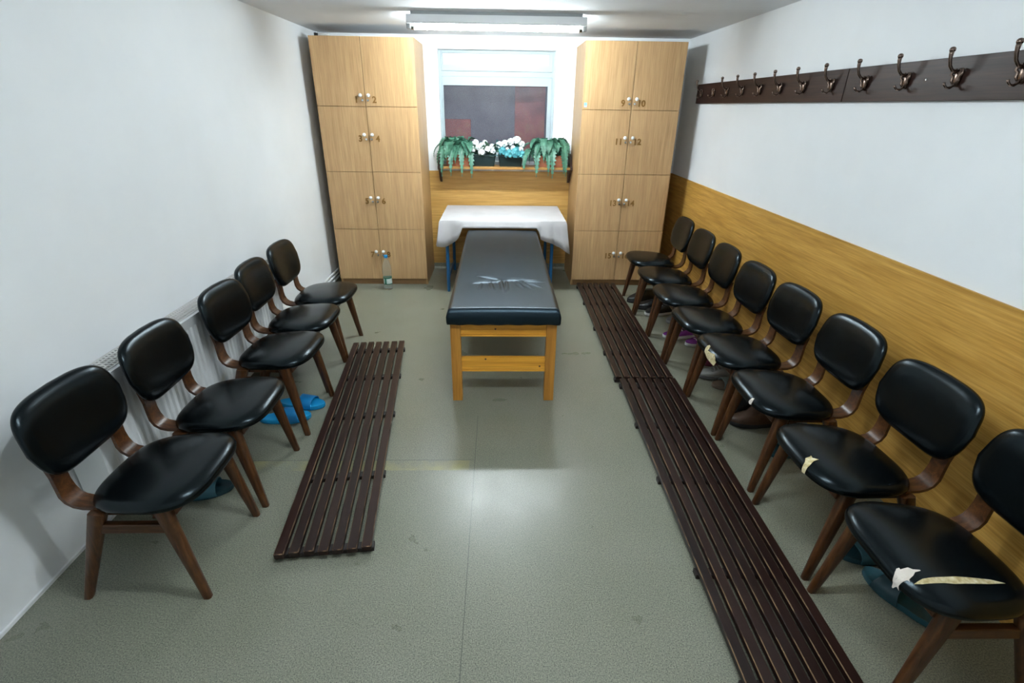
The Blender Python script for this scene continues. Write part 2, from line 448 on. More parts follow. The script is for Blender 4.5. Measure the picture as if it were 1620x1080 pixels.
st = tag(obj('sticker', bx(.699, .723, YD - .0012, YD - .0002, 1.548, 1.582), M['sticker_blue']), 'small blue and white sticker on locker door 9', 'sticker')
sb_ = obj('sticker_border', bx(.7015, .7205, YD - .0017, YD - .0012, 1.552, 1.560), M['white_card'], st)
# things lying on the left locker
tag(obj('cardboard_sheet', bx(-1.33, -.72, 4.62, 5.02, LT, LT + .009), M['white_card'], bevel=.002), 'flat white sheet lying on top of the left locker cabinet', 'sheet')
bm = bmesh.new(); tube(bm, [(-.03, 0, .012), (.0, .01, .014), (.03, 0, .012), (.05, .02, .012)], .012, 8)
t = thing('locker_top_item', 'small white cable with a black plug on the left locker top', 'item', (-1.40, 4.66, LT))  # small black and white item of unknown kind, built as a tube and a block
obj('item', bm, M['white_plastic'], t, smooth=True)
obj('block', bx(-.062, -.036, -.012, .014, 0, .026), M['black_rubber'], t, bevel=.003)

# ------------------------------------------------------------------ ceiling lamps
def lamp(label, x, y, tubem):
    t = thing('ceiling_lamp', label, 'lamp', (x, y, ZC))
    h = .60
    obj('mounting_block', bx(-.57, .57, -.030, .004, -.017, 0), M['endcap'], t)
    bm = bmesh.new()
    loft(bm, [[(xx, -.036, -.017), (xx, -.036, -.060), (xx, -.030, -.068), (xx, .000, -.068), (xx, .006, -.060), (xx, .006, -.017)] for xx in (-h, h)])
    obj('housing', bm, M['fixture'], t)
    for s in (-1, 1):
        obj('lamp_holder', bx(min(s * (h - .022), s * (h + .006)), max(s * (h - .022), s * (h + .006)), -.002, .038, -.096, -.056), M['endcap'], t, bevel=.005)
    bm = bmesh.new()
    lathe(bm, [(.0170, -h + .03), (.0180, -h + .05), (.0180, h - .05), (.0170, h - .03)], 16, (0, .026, -.0810), 'x')
    obj('fluorescent_tube', bm, tubem, t, smooth=True)
    for s in (-1, 1):
        bm = bmesh.new(); lathe(bm, [(.0186, s * (h - .022)), (.0186, s * (h - .046))], 16, (0, .026, -.0810), 'x')
        obj('tube_cap', bm, M['chrome'], t, auto=40)
    return t
lamp('lit white fluorescent batten lamp on the ceiling in front of the window', -.018, 3.956, M['tube'])
lamp('lit fluorescent batten lamp on the ceiling near the viewer', .12, 1.05, M['tube_near'])

# ------------------------------------------------------------------ flower shelf
sh = thing('wall_shelf', 'orange wooden shelf with dark brackets under the window', 'shelf', (.055, YB - .009, 1.012))
obj('board', bx(-.605, .605, -.205, 0, 0, .022), M['shelf'], sh, bevel=.004)
for s in (-1, 1):
    prof = [(-.205, .022), (-.205, .0), (-.17, -.012), (-.12, -.03), (-.085, -.07), (-.06, -.11), (-.03, -.135), (0, -.14), (0, .13), (-.05, .125), (-.10, .105), (-.14, .07), (-.17, .04)]
    bm = bmesh.new(); loft(bm, [[(xx, p, z) for p, z in prof] for xx in (s * .607, s * .627)])
    obj('bracket', bm, M['dark_bracket'], sh, auto=30)

SH = 1.034
def planter(t, w, d, h, m, soil=True):
    bm = bmesh.new()
    def ring(sx, sy, z, r=.012):
        pts = []
        for cx, cy, a0 in ((1, 1, 0), (-1, 1, 90), (-1, -1, 180), (1, -1, 270)):
            for k in range(4):
                a = math.radians(a0 + k * 30)
                pts.append((cx * (sx - r) + r * math.cos(a), cy * (sy - r) + r * math.sin(a), z))
        return pts
    w2, d2 = w / 2, d / 2
    loft(bm, [ring(w2 * .86, d2 * .82, 0), ring(w2 * .97, d2 * .95, h * .8), ring(w2, d2, h * .82), ring(w2, d2, h), ring(w2 * .93, d2 * .9, h), ring(w2 * .9, d2 * .86, h * .75)])
    obj('pot', bm, m, t, auto=35)
    bm = bmesh.new(); loft(bm, [ring(w2 * .9, d2 * .86, h * .74), ring(w2 * .9, d2 * .86, h * .80)])
    obj('soil', bm, M['soil'], t)

def frond(bm, base, az, length, rise, droop, width, n=13):
    """arching rachis with paired leaflets"""
    d = Vector((math.cos(az), math.sin(az), 0)); up = Vector((0, 0, 1)); side = Vector((-math.sin(az), math.cos(az), 0))
    P = []
    for i in range(n + 1):
        t = i / n
        out = length * (.62 * math.sin(min(t * 1.5, 1.35)) )
        z = rise * math.sin(min(t * 2.2, PI)) if t < .72 else rise * math.sin(min(t * 2.2, PI))
        z = rise * (4 * t * (.55 - t) / (.55 ** 2)) if t < .275 else rise - droop * ((t - .275) / .725) ** 1.55
        P.append(Vector(base) + d * out + up * z)
    tube(bm, P, .0022, 4)
    for i in range(1, n + 1):
        t = i / n
        w = width * math.sin(PI * (.18 + .80 * t)) ** .8 * (1 - .15 * random.random())
        tg = (P[i] - P[i - 1]).normalized()
        nrm = side.cross(tg)
        for s in (-1, 1):
            a = P[i - 1].lerp(P[i], .1); c = P[i] + tg * .008
            tip = P[i] + side * s * w + tg * w * .35 - nrm * s * s * w * .22 * 1
            mid = a.lerp(tip, .55) - tg * .012; mid2 = c.lerp(tip, .5) + tg * .006
            f = [bm.verts.new(q) for q in (a, mid, tip, mid2, c)]
            bm.faces.new(f)

def leaf(bm, base, az, tilt, l, w):
    d = Vector((math.cos(az) * math.cos(tilt), math.sin(az) * math.cos(tilt), math.sin(tilt)))
    s = Vector((-math.sin(az), math.cos(az), 0)); n = s.cross(d)
    b0 = Vector(base)
    prof = [(0, .05), (.25, .75), (.5, 1), (.75, .72), (1, .03)]
    L = [b0 + d * l * t - n * l * .25 * t * t * -1 * -1 + s * w * k for t, k in prof]
    R_ = [b0 + d * l * t - n * l * .25 * t * t - s * w * k for t, k in prof]
    Cn = [b0 + d * l * t - n * (l * .25 * t * t + w * .22 * k) for t, k in prof]
    lv, cv, rv = ([bm.verts.new(p) for p in q] for q in (L, Cn, R_))
    for i in range(4):
        bm.faces.new((lv[i], lv[i + 1], cv[i + 1], cv[i])); bm.faces.new((cv[i], cv[i + 1], rv[i + 1], rv[i]))

def blossom(bm, c, n_, r):
    n_ = Vector(n_).normalized(); u = n_.orthogonal().normalized(); v = n_.cross(u); c = Vector(c)
    a0 = random.random() * 6
    for k in range(5):
        a = a0 + k * 2 * PI / 5
        d = u * math.cos(a) + v * math.sin(a); s = n_.cross(d)
        q = [c, c + d * r * .6 + s * r * .58 + n_ * r * .16, c + d * r * 1.05 + n_ * r * .22, c + d * r * .6 - s * r * .58 + n_ * r * .16]
        bm.faces.new([bm.verts.new(p) for p in q])

def cluster(parent, c, R, r, count, m):
    bm = bmesh.new()
    for i in range(count):
        z = 1 - 2 * (i + .5) / count; a = i * 2.39996
        if z < -.55: continue
        q = Vector((math.sqrt(1 - z * z) * math.cos(a), math.sqrt(1 - z * z) * math.sin(a), z))
        blossom(bm, Vector(c) + q * R, q, r)
    lathe(bm, [(R * .3, -R * .9), (R * .8, -R * .4), (R * .9, 0), (R * .8, R * .4), (R * .3, R * .9)], 10, c)
    o = obj('flower_head', bm, m, parent)
    return o

def fern(label, x, w, xs, pot):
    t = thing('potted_fern', label, 'plant', (x, YB - .105, SH))
    planter(t, w, .15, .10, pot)
    bm = bmesh.new()
    tube(bm, [(0, 0, .07), (0, 0, .11)], .03, 8)
    for (bx_, az, ln, rise, droop, wd) in xs:
        frond(bm, (bx_, random.uniform(-.02, .03), .085), math.radians(az), ln, rise, droop, wd)
    for k in range(26):
        q = -w * .42 + w * .84 * k / 25
        frond(bm, (q * .75, random.uniform(-.03, .03), .09), math.radians(270 + q / w * 150 + random.uniform(-45, 45)), random.uniform(.14, .21), random.uniform(.085, .155), random.uniform(.06, .16), random.uniform(.034, .044), 11)
    for k in range(8):
        q = -w * .36 + w * .72 * k / 7
        frond(bm, (q * .8, .02, .09), math.radians(90 + random.uniform(-60, 60)), random.uniform(.08, .13), random.uniform(.12, .17), random.uniform(.03, .08), .034, 9)
    for v_ in bm.verts:                      # the fronds are pressed against the locker sides
        lim = .655 - x
        if v_.co.x > lim: v_.co.x = lim + .25 * math.tanh((v_.co.x - lim) * 2) * .1
        lim = -.64 - x
        if v_.co.x < lim: v_.co.x = lim
    obj('fronds', bm, M['fern'], t)
    return t
fern('trailing green fern in a terracotta planter at the left end of the shelf', -.385, .245, [
    (-.06, 270, .26, .085, .24, .036), (-.10, 255, .27, .09, .25, .036), (.02, 278, .25, .08, .24, .036), (.09, 285, .25, .085, .26, .040),
    (-.05, 215, .27, .10, .17, .038), (-.08, 190, .24, .11, .12, .036), (.0, 240, .24, .13, .13, .036), (.05, 300, .22, .12, .12, .036),
    (-.02, 330, .25, .15, .10, .032), (.06, 20, .24, .16, .10, .03), (-.05, 160, .2, .14, .06, .034), (.02, 90, .1, .14, .05, .034), (-.09, 275, .2, .13, .08, .036), (.06, 265, .2, .10, .10, .034), (.1, 320, .2, .08, .15, .034)], M['terracotta'])
fern('trailing green fern with arching fronds at the right end of the shelf', .468, .30, [
    (-.15, 235, .26, .07, .18, .042), (-.10, 262, .27, .09, .25, .042), (-.04, 280, .26, .08, .23, .036), (.03, 268, .27, .10, .27, .042),
    (.09, 290, .26, .11, .26, .038), (.10, 320, .22, .13, .22, .036), (.08, 345, .2, .12, .16, .036), (-.05, 240, .26, .13, .13, .04), (.02, 255, .23, .14, .10, .036),
    (.07, 300, .24, .14, .12, .036), (-.12, 200, .25, .12, .11, .036), (.0, 90, .1, .14, .05, .034), (-.1, 130, .15, .14, .06, .034), (.1, 60, .12, .14, .06, .034), (-.02, 290, .16, .12, .08, .036), (.12, 275, .22, .07, .2, .036)], M['terracotta'])

def flowerpot(label, x, w, leaves, flowers):
    t = thing('potted_flower', label, 'plant', (x, YB - .105, SH))
    planter(t, w, .15, .105, M['dark_pot'])
    for mk in ('leaf', 'tealleaf'):
        bm = bmesh.new(); n = 0
        for (m_, lx, ly, lz, az, tilt, l, wd) in leaves:
            if m_ == mk: leaf(bm, (lx, ly, lz), math.radians(az), math.radians(tilt), l, wd); n += 1
        if n: tag(obj('leaves', bm, M[mk], t), 'teal leaves' if mk == 'tealleaf' else None)
        else: bm.free()
    bm = bmesh.new()
    for (m_, fx, fy, fz, R, r, cnt) in flowers:
        tube(bm, [(fx * .4, 0, .08), (fx * .8, fy * .6, .08 + (fz - .08) * .6), (fx, fy, fz)], .003, 5)
    obj('stems', bm, M['leaf'], t)
    for (m_, fx, fy, fz, R, r, cnt) in flowers:
        cluster(t, (fx, fy, fz), R, r, cnt, M[m_])
def rl(n, mk, w):
    return [(mk, random.uniform(-w, w), random.uniform(-.05, .03), random.uniform(.085, .185), random.uniform(180, 360), random.uniform(-40, 45), random.uniform(.055, .085), random.uniform(.020, .030)) for _ in range(n)]
flowerpot('white flowered plant with round green leaves in a dark planter', -.145, .225, rl(62, 'leaf', .105) + rl(14, 'tealleaf', .1),
          [('petal', -.075, -.05, .205, .024, .016, 18), ('petal', -.02, -.06, .178, .026, .016, 18), ('petal', -.10, -.08, .150, .024, .016, 18), ('petal', -.02, -.09, .125, .026, .016, 18), ('petal', .035, -.07, .152, .022, .016, 16), ('petal', -.055, -.085, .165, .018, .015, 14), ('petal', .075, -.06, .172, .022, .015, 16), ('petal', .01, -.05, .205, .020, .015, 14), ('petal', .085, -.07, .135, .018, .014, 14)])
flowerpot('white and teal flowered bouquet in a dark planter, centre of the shelf', .105, .235, rl(52, 'tealleaf', .11) + rl(26, 'leaf', .11),
          [('petal', -.105, -.04, .185, .030, .015, 24), ('petal', -.055, -.05, .20, .028, .015, 20), ('petal', .0, -.05, .215, .028, .016, 20), ('petal', .055, -.04, .225, .036, .017, 26), ('petal', .10, -.05, .195, .026, .015, 18),
           ('tealpetal', -.075, -.08, .135, .030, .022, 18), ('tealpetal', -.02, -.09, .115, .032, .024, 18), ('tealpetal', .045, -.09, .125, .040, .028, 22), ('petal', -.035, -.085, .155, .016, .013, 10), ('petal', .09, -.085, .155, .020, .015, 14), ('petal', .02, -.085, .165, .018, .014, 12), ('tealpetal', .10, -.09, .11, .028, .022, 16)])

# ------------------------------------------------------------------ small table, its cloth and the treatment couch
t = thing('side_table', 'blue legged table under a white cloth below the window', 'table', (.03, 4.75, 0))
obj('tabletop', bx(-.52, .525, -.345, .355, .622, .645), M['shelf'], t, bevel=.004)
for (lx, ly) in ((-.49, -.345), (.44, -.33), (-.49, .32), (.44, .32)):
    bm = bmesh.new(); tube(bm, [(lx, ly, 0), (lx, ly, .03), (lx + .0, ly + .01, .622)], [.013, .0155, .0155], 12)
    obj('leg', bm, M['blue_metal'], t, auto=40)
for s in (-.49, .44):
    bm = bmesh.new(); tube(bm, [(s, -.33, .11), (s, .32, .11)], .009, 8)
    obj('stretcher', bm, M['blue_metal'], t, auto=40)
obj('apron', bx(-.49, .44, -.32, -.30, .575, .622), M['blue_metal'], t)

def cloth_mesh():
    bm = bmesh.new()
    X0, X1, Y0, Y1, Z = -.512, .578, 4.385, 5.118, .648
    per = []
    N = 56
    for i in range(N): per.append((X0 + (X1 - X0) * i / N, Y0, 'f', i / N))
    for i in range(30): per.append((X1, Y0 + (Y1 - Y0) * i / 30, 'r', i / 30))
    for i in range(40): per.append((X1 - (X1 - X0) * i / 40, Y1, 'b', i / 40))
    for i in range(30): per.append((X0, Y1 - (Y1 - Y0) * i / 30, 'l', i / 30))
    def interp(tab, x):
        for (a, va), (b_, vb) in zip(tab, tab[1:]):
            if a <= x <= b_: return va + (vb - va) * (x - a) / (b_ - a)
        return tab[0][1] if x < tab[0][0] else tab[-1][1]
    front = [(-.512, .432), (-.47, .425), (-.42, .445), (-.375, .478), (-.352, .505), (-.332, .552), (-.318, .590), (.33, .592), (.345, .560), (.355, .520), (.365, .490), (.45, .462), (.53, .425), (.578, .365)]
    rings = [[], [], [], [], []]
    for (x, y, s, u) in per:
        if s == 'f':
            d = Z - interp(front, x)
            on = 1 if -.335 < x < .345 else 0
            n_ = Vector((0, -1, 0)); fl = .03 if on else .016 + .012 * math.sin(x * 34)
            if x < -.45: n_ = Vector((-.6 * (-.45 - x) / .06, -1, 0)); fl += .02
            if x > .5: n_ = Vector((.9 * (x - .5) / .08, -1, 0)); fl += .025
        elif s == 'r':
            d = .283 - .17 * min(1, u * 2.2) + .01 * math.sin(u * 25); n_ = Vector((1, -.55 * max(0, 1 - u * 6), 0)); fl = .045 * max(.3, 1 - u * 3) + .01 * math.sin(u * 30)
        elif s == 'b':
            d = .02; n_ = Vector((0, 0, 0)); fl = 0
        else:
            w = 1 - u
            d = .216 - .11 * min(1, w * 2.2) + .01 * math.sin(w * 25); n_ = Vector((-1, -.4 * max(0, 1 - w * 6), 0)); fl = .038 * max(.3, 1 - w * 3) + .008 * math.sin(w * 30)
        for k, tt in enumerate((0, .08, .35, .7, 1)):
            p = Vector((x, y, Z)) + n_ * fl * (tt ** .8 if tt else 0) + Vector((0, 0, -d * tt))
            if k == 1: p += n_ * .004
            rings[k].append(p)
    loft(bm, rings, cap=False)
    # top
    bm.verts.ensure_lookup_table()
    top = [bm.verts[i] for i in range(len(per))]
    bm.faces.new(top)
    return bm
cl = obj('tablecloth', cloth_mesh(), M['cloth'], auto=50)
md = cl.modifiers.new('thick', 'SOLIDIFY'); md.thickness = .002; md.offset = 1
tag(cl, 'white cloth draped over the table below the window', 'tablecloth')

CY = 2.475; CL = 1.88
t = thing('treatment_couch', 'pine treatment couch with a creased dark vinyl pad in the middle of the room', 'massage table', (.025, CY, 0))
def pad_bm():
    bm = bmesh.new(); nx, ny = 84, 190; W, L = .302, CL
    Z0, Z1 = .489, .578
    def creases(x, y):
        h = 0
        cx, cy = .02, .48
        dx, dy = x - cx, y - cy
        ls = [((-.20, -.04), (-.02, .03), .012), ((-.02, .03), (.18, .035), .010), ((-.13, -.03), (.02, .025), .009), ((.04, .02), (.24, -.01), .008), ((-.17, .10), (-.02, .03), .010),
              ((-.04, .02), (-.015, -.20), .012), ((.0, .0), (.0, -.18), .009), ((.06, .0), (.10, -.12), .009), ((.09, .01), (.15, -.14), .008), ((-.10, -.02), (-.08, -.17), .010), ((-.15, -.04), (-.16, -.16), .008), ((.12, -.01), (.21, -.12), .007)]
        for (a, b_, w) in ls:
            vx, vy = b_[0] - a[0], b_[1] - a[1]; q = vx * vx + vy * vy
            u = max(0, min(1, ((dx - a[0]) * vx + (dy - a[1]) * vy) / q))
            ex, ey = dx - a[0] - vx * u, dy - a[1] - vy * u
            d2 = (ex * ex + ey * ey) / (w * w)
            if d2 < 9: h += 1.45 * (.0048 * math.exp(-d2) - .0028 * math.exp(-((math.sqrt(d2) - 1.5) ** 2) * 2)) * math.sin(PI * min(1, .15 + u * .8)) 
        h -= .008 * math.exp(-((dx / .22) ** 2 + (dy / .2) ** 2))
        return h
    g = []
    for j in range(ny + 1):
        row = []
        for i in range(nx + 1):
            x = -W + 2 * W * i / nx; y = L * j / ny
            e = min(W - abs(x), y, L - y); r = .026
            z = Z1 - (0 if e >= r else r * (1 - math.sqrt(max(0, 1 - ((r - e) / r) ** 2))))
            z += .004 * math.cos(x / W * PI / 2) + creases(x, y)
            row.append(bm.verts.new((x, y, z)))
        g.append(row)
    for j in range(ny):
        for i in range(nx): bm.faces.new((g[j][i], g[j][i + 1], g[j + 1][i + 1], g[j + 1][i]))
    rim = [g[0][i] for i in range(nx + 1)] + [g[j][nx] for j in range(1, ny + 1)] + [g[ny][i] for i in range(nx - 1, -1, -1)] + [g[j][0] for j in range(ny - 1, 0, -1)]
    prev = rim
    for k, (z, o_) in enumerate(((Z1 - .045, .004), (Z0 + .012, .003), (Z0, .0))):
        cur = []
        for v in rim:
            c = v.co; nx_ = math.copysign(1, c.x) if abs(abs(c.x) - W) < 1e-5 else 0
            ny_ = -1 if c.y < 1e-5 else (1 if c.y > L - 1e-5 else 0)
            cur.append(bm.verts.new((c.x + nx_ * o_, c.y + ny_ * o_, z + .0015 * math.sin(c.x * 60 + c.y * 37))))
        for i in range(len(rim)):
            j = (i + 1) % len(rim); bm.faces.new((prev[i], prev[j], cur[j], cur[i]))
        prev = cur
    bm.faces.new(prev)
    return bm
obj('pad', pad_bm(), M['couch'], t, smooth=True)
LG = .055
for (lx, ly) in ((-.29, .03), (.235, .03), (-.29, CL - .09), (.235, CL - .09)):
    obj('leg', bx(lx, lx + LG, ly, ly + LG, 0, .489), M['pine_leg'], t, bevel=.003)
def rail(x0, x1, y, z0, z1, knots):
    r = obj('end_rail', bx(x0, x1, y, y + .022, z0, z1), M['pine'], t, bevel=.002)
    for (kx, kz) in knots:
        bm = bmesh.new(); lathe(bm, [(.0055, 0), (.005, -.0004)], 10, (kx, y, kz), 'y')
        tag(obj('knot', bm, M['brown_leather'], r), 'dark wood knot')
    obj('lower_edge', bx(x0, x1, y - .004, y + .018, z0 - .012, z0 - .001), M['pine'], r)
rail(-.235, .235, .045, .415, .478, [(-.045, .446)])
rail(-.235, .235, .045, .198, .272, [(-.10, .262), (.205, .217)])
rail(-.235, .235, CL - .085, .415, .478, [])
for sx_ in (-.285, .262):
    obj('side_rail', bx(sx_, sx_ + .022, .085, CL - .09, .405, .478), M['pine_leg'], t, bevel=.002)
obj('deck', bx(-.27, .27, .02, CL - .02, .479, .4885), M['pine'], t)

# ------------------------------------------------------------------ water bottle
t = thing('water_bottle', 'clear plastic water bottle with blue cap and green label on the floor', 'bottle', (-1.022, 4.455, 0))
bm = bmesh.new()
lathe(bm, [(.020, .004), (.030, 0), (.037, .006), (.039, .02), (.039, .05), (.0375, .053), (.0375, .118), (.039, .121), (.039, .135), (.036, .140), (.039, .147), (.039, .160), (.036, .165), (.039, .172), (.039, .186), (.036, .191), (.0385, .199), (.037, .215), (.031, .245), (.020, .275), (.0135, .290), (.0135, .300)], 28)
obj('body', bm, M['pet'], t, smooth=True)
bm = bmesh.new(); lathe(bm, [(.0380, .054), (.0384, .055), (.0384, .116), (.0380, .117)], 28)
obj('label', bm, M['label'], t, auto=40)
bm = bmesh.new(); lathe(bm, [(.0165, .297), (.0170, .299), (.0170, .318), (.0155, .322), (.006, .323)], 20)
obj('cap', bm, M['cap'], t, auto=40)

# ------------------------------------------------------------------ slatted floor boards
def slat_obj(sw, L, t):
    o = obj('slat', bx(-sw / 2, sw / 2, 0, L, .020, .044), M['slat'], t, bevel=.0028, seg=1)
    o.data.materials.append(M['slat_edge'])
    for p in o.data.polygons:
        if abs(p.normal.z) > .3 and max(abs(q) for q in p.normal) < .95: p.material_index = 1
    return o
def duckboard(label, x, y, rz, w=.355, L=1.83, n=7, batt=(0.06, .50, .95, 1.40, 1.77)):
    t = thing('duckboard', label, 'wooden floor grate', (x, y, 0), rz, 'slatted wooden floor grates')
    sw = w * .1043; gap = (w - n * sw) / (n - 1)
    mesh = None
    for i in range(n):
        x0 = -w / 2 + i * (sw + gap)
        o = slat_obj(sw, L, t) if mesh is None else bpy.data.objects.new('slat', mesh)
        if mesh is None: mesh = o.data
        else: C.objects.link(o); o.parent = t
        o.location = (x0 + sw / 2, random.uniform(-.004, .004), random.uniform(-.0008, .0008))
        o.rotation_euler = (0, 0, random.uniform(-.0012, .0012))
    bm_ = None
    for b_ in batt:
        o = obj('batten', bx(-w / 2 - .006, w / 2 + .006, -.0175, .0175, 0, .0205), M['batten'], t, bevel=.002, seg=1) if bm_ is None else bpy.data.objects.new('batten', bm_)
        if bm_ is None: bm_ = o.data
        else: C.objects.link(o); o.parent = t
        o.location = (0, b_, 0)
duckboard('dark slatted wooden floor grate beside the left row of chairs', -.655, 1.382, .1005, .352, 1.845, batt=(.035, .455, .955, 1.385, 1.765))
duckboard('dark slatted wooden floor grate reaching from the numbered lockers, beside the far right chairs', .9015, 2.712, -.006, .355, 1.825, batt=(.02, .39, .81, 1.36, 1.79))
duckboard('dark slatted wooden floor grate in the foreground beside the near right chairs', .8905, .862, -.013, .348, 1.832, batt=(.43, .935, 1.37, 1.785, .03))

# ------------------------------------------------------------------ coat racks
RZ0, RZ1 = 1.588, 1.733
def hook_meshes():
    bm = bmesh.new()
    # wall plate with scrolls
    loft(bm, [[(xx, w * math.cos(a) * s, z0_ + h * math.sin(a) * s) for a in [2 * PI * k / 16 for k in range(16)]] for xx, s, w, h, z0_ in ((0, 1, .016, .031, 0), (-.005, 1, .016, .031, 0), (-.012, .6, .016, .031, 0))])
    for s in (-1, 1):
        tube(bm, [(-.006, s * .012, .028), (-.010, s * .022, .023), (-.011, s * .024, .010), (-.010, s * .015, .004), (-.010, s * .017, -.010), (-.009, s * .010, -.020)], [.0035, .005, .005, .0048, .0045, .0036], 8)
    plate = bm
    up = bmesh.new()
    tube(up, [(-.004, 0, .022), (-.018, 0, .017), (-.034, 0, .023), (-.046, 0, .037), (-.053, 0, .056), (-.0555, 0, .074), (-.0555, 0, .084)], [.0055, .0058, .0056, .0054, .0056, .0072, .0080], 10)
    lathe(up, [(.0082, 0), (.0100, .004), (.0094, .010), (.006, .014), (.001, .0155)], 12, (-.0552, 0, .082))
    lo = bmesh.new()
    tube(lo, [(-.005, 0, -.012), (-.012, 0, -.026), (-.022, 0, -.034), (-.034, 0, -.034), (-.044, 0, -.026), (-.048, 0, -.017)], [.0052, .0048, .0044, .0042, .0042, .0046], 10)
    return plate, up, lo
HM = None
def rack(label, y0, y1, hooks, screws=()):
    global HM
    t = thing('coat_hook_rail', label, 'coat rack', (XR - .022, (y0 + y1) / 2, RZ0), group='dark wooden coat rack boards')
    cy = (y0 + y1) / 2
    obj('board', bx(0, .022, y0 - cy, y1 - cy, 0, RZ1 - RZ0), M['rackwood'], t, bevel=.002)
    for i, (hy, full) in enumerate(hooks):
        if HM is None:
            p, u, l = hook_meshes()
            h = obj('hook', p, M['bronze'], t, smooth=True); a = obj('upper_arm', u, M['bronze'], h, smooth=True); b_ = obj('lower_arm', l, M['bronze'], h, smooth=True)
            HM = (h.data, a.data, b_.data)
        else:
            h = bpy.data.objects.new('hook', HM[0]); C.objects.link(h); h.parent = t
            if full: a = bpy.data.objects.new('upper_arm', HM[1]); C.objects.link(a); a.parent = h
            b_ = bpy.data.objects.new('lower_arm', HM[2]); C.objects.link(b_); b_.parent = h
        h.location = (0, hy - cy, .076)
        h.rotation_euler = (random.uniform(-.05, .05), 0, 0)
        if not full: tag(h, 'hook with its upper arm broken off')
    for (sy, sz) in screws:
        bm = bmesh.new(); lathe(bm, [(.0045, 0), (.0045, -.0012), (.002, -.0018)], 10, (0, sy - cy, sz), 'x')
        obj('screw', bm, M['chrome'], t)
HY = [4.585 - .2555 * k for k in range(13)]
rack('dark wooden coat rack board nearer the lockers, with eight double hooks', 2.695, 4.715, [(y, k != 1) for k, y in enumerate(HY[:8])])
rack('dark wooden coat rack board nearer the viewer, running out of the picture', 1.10, 2.690, [(y, True) for y in HY[8:13]], [(2.185, .075)])

# ------------------------------------------------------------------ radiator and pipes
t = thing('radiator', 'white panel radiator with a slotted top grille behind the left chairs', 'radiator', (XL + .02, 2.36, .10))
hl = .83; d0, d1 = -.008, .112
bm = bmesh.new()
n = 44; prof = []
for i in range(n * 4):
    y = -hl + .04 + (2 * hl - .08) * i / (n * 4 - 1); prof.append((y, d1 - (.006 if (i % 4) in (2, 3) else 0)))
lo_ = [(d1, -hl, .02)] + [(x, y, .045) for y, x in prof] + [(d1, hl, .02)]
hi_ = [(d1, -hl, .505)] + [(x, y, .485) for y, x in prof] + [(d1, hl, .505)]
loft(bm, [lo_, hi_], closed=False)
box(bm, d1 - .022, d1 - .011, -hl, hl, .0, .53)
box(bm, d0, d0 + .012, -hl, hl, .0, .53)
box(bm, d1 - .012, d1 + .001, -hl, hl, .487, .53); box(bm, d1 - .012, d1 + .001, -hl, hl, 0, .044)
obj('panel', bm, M['white_metal'], t)
for s in (-1, 1):
    obj('end_cover', bx(d0, d1 + .002, min(s * hl, s * (hl + .006)), max(s * hl, s * (hl + .006)), .0, .533), M['white_metal'], t, bevel=.002)
bm = bmesh.new(); ng = 96
for k in range(5):
    x = -.006 + k * .0235
    box(bm, x, x + .007, -hl, hl, .527, .533)
for i in range(ng + 1):
    y = -hl + 2 * hl * i / ng; box(bm, -.006, .0945, y - .0035, y + .0035, .526, .532)
gr = obj('top_grille', bm, M['grille'], t)
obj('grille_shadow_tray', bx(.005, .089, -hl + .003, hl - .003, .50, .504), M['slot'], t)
bm = bmesh.new()
for z, x in ((.100, XL + .03), (.064, XL + .05), (.028, XL + .03)):
    pass
def pipe(label, z, x, y0, y1):
    bm = bmesh.new(); tube(bm, [(x, y0, z), (x, (y0 + y1) / 2, z), (x, y1, z)], .0095, 12)
    tag(obj('pipe', bm, M['white_metal'], auto=60), label, 'pipe', 'heating pipes along the left wall')
pipe('white heating pipe along the left wall, topmost of three', .100, XL + .022, 3.25, YB - .02)
pipe('white heating pipe along the left wall, middle of three', .064, XL + .022, 3.25, YB - .02)
pipe('white heating pipe along the left wall, nearest the floor of three', .027, XL + .022, 3.25, YB - .02)

# ------------------------------------------------------------------ chairs (local: +x is the front, origin on the floor)
SC, SA, SB = .060, .186, .2055      # seat centre, half depth, half width
SPROF = [(0, .4335), (.2, .4331), (.35, .4322), (.5, .4305), (.6, .4287), (.7, .4262), (.78, .4235), (.85, .4198), (.90, .4158), (.94, .4105), (.97, .4045), (.99, .3975), (1.0, .389), (.992, .380), (.95, .374)]
SN = 3.3
NTOP = 13
def narrow(x): return 1 - .10 * max(0, min(1, (SC + .05 - x) / (SA * 1.3)))
def seat_z(s):
    for (a, za), (b_, zb) in zip(SPROF[:NTOP], SPROF[1:NTOP]):
        if a <= s <= b_: return za + (zb - za) * (s - a) / (b_ - a)
    return SPROF[NTOP - 1][1]
def seat_tilt(x): return .055 * (x - SC)
def seat_bm():
    bm = bmesh.new(); n = 96; e = 2 / SN; rings = []
    for s, z in SPROF[1:]:
        r = []
        for k in range(n):
            a = 2 * PI * k / n
            x = SC + SA * s * spow(math.cos(a), e); y = SB * s * spow(math.sin(a), e) * narrow(x)
            r.append((x, y, z + seat_tilt(x)))
        rings.append(r)
    R_ = [[bm.verts.new(p) for p in r] for r in rings]
    for a, b_ in zip(R_, R_[1:]):
        for i in range(n):
            j = (i + 1) % n; bm.faces.new((a[i], b_[i], b_[j], a[j]))
    c = bm.verts.new((SC, 0, SPROF[0][1]))
    for i in range(n): bm.faces.new((c, R_[0][i], R_[0][(i + 1) % n]))
    bm.faces.new(R_[-1][::-1])
    return bm
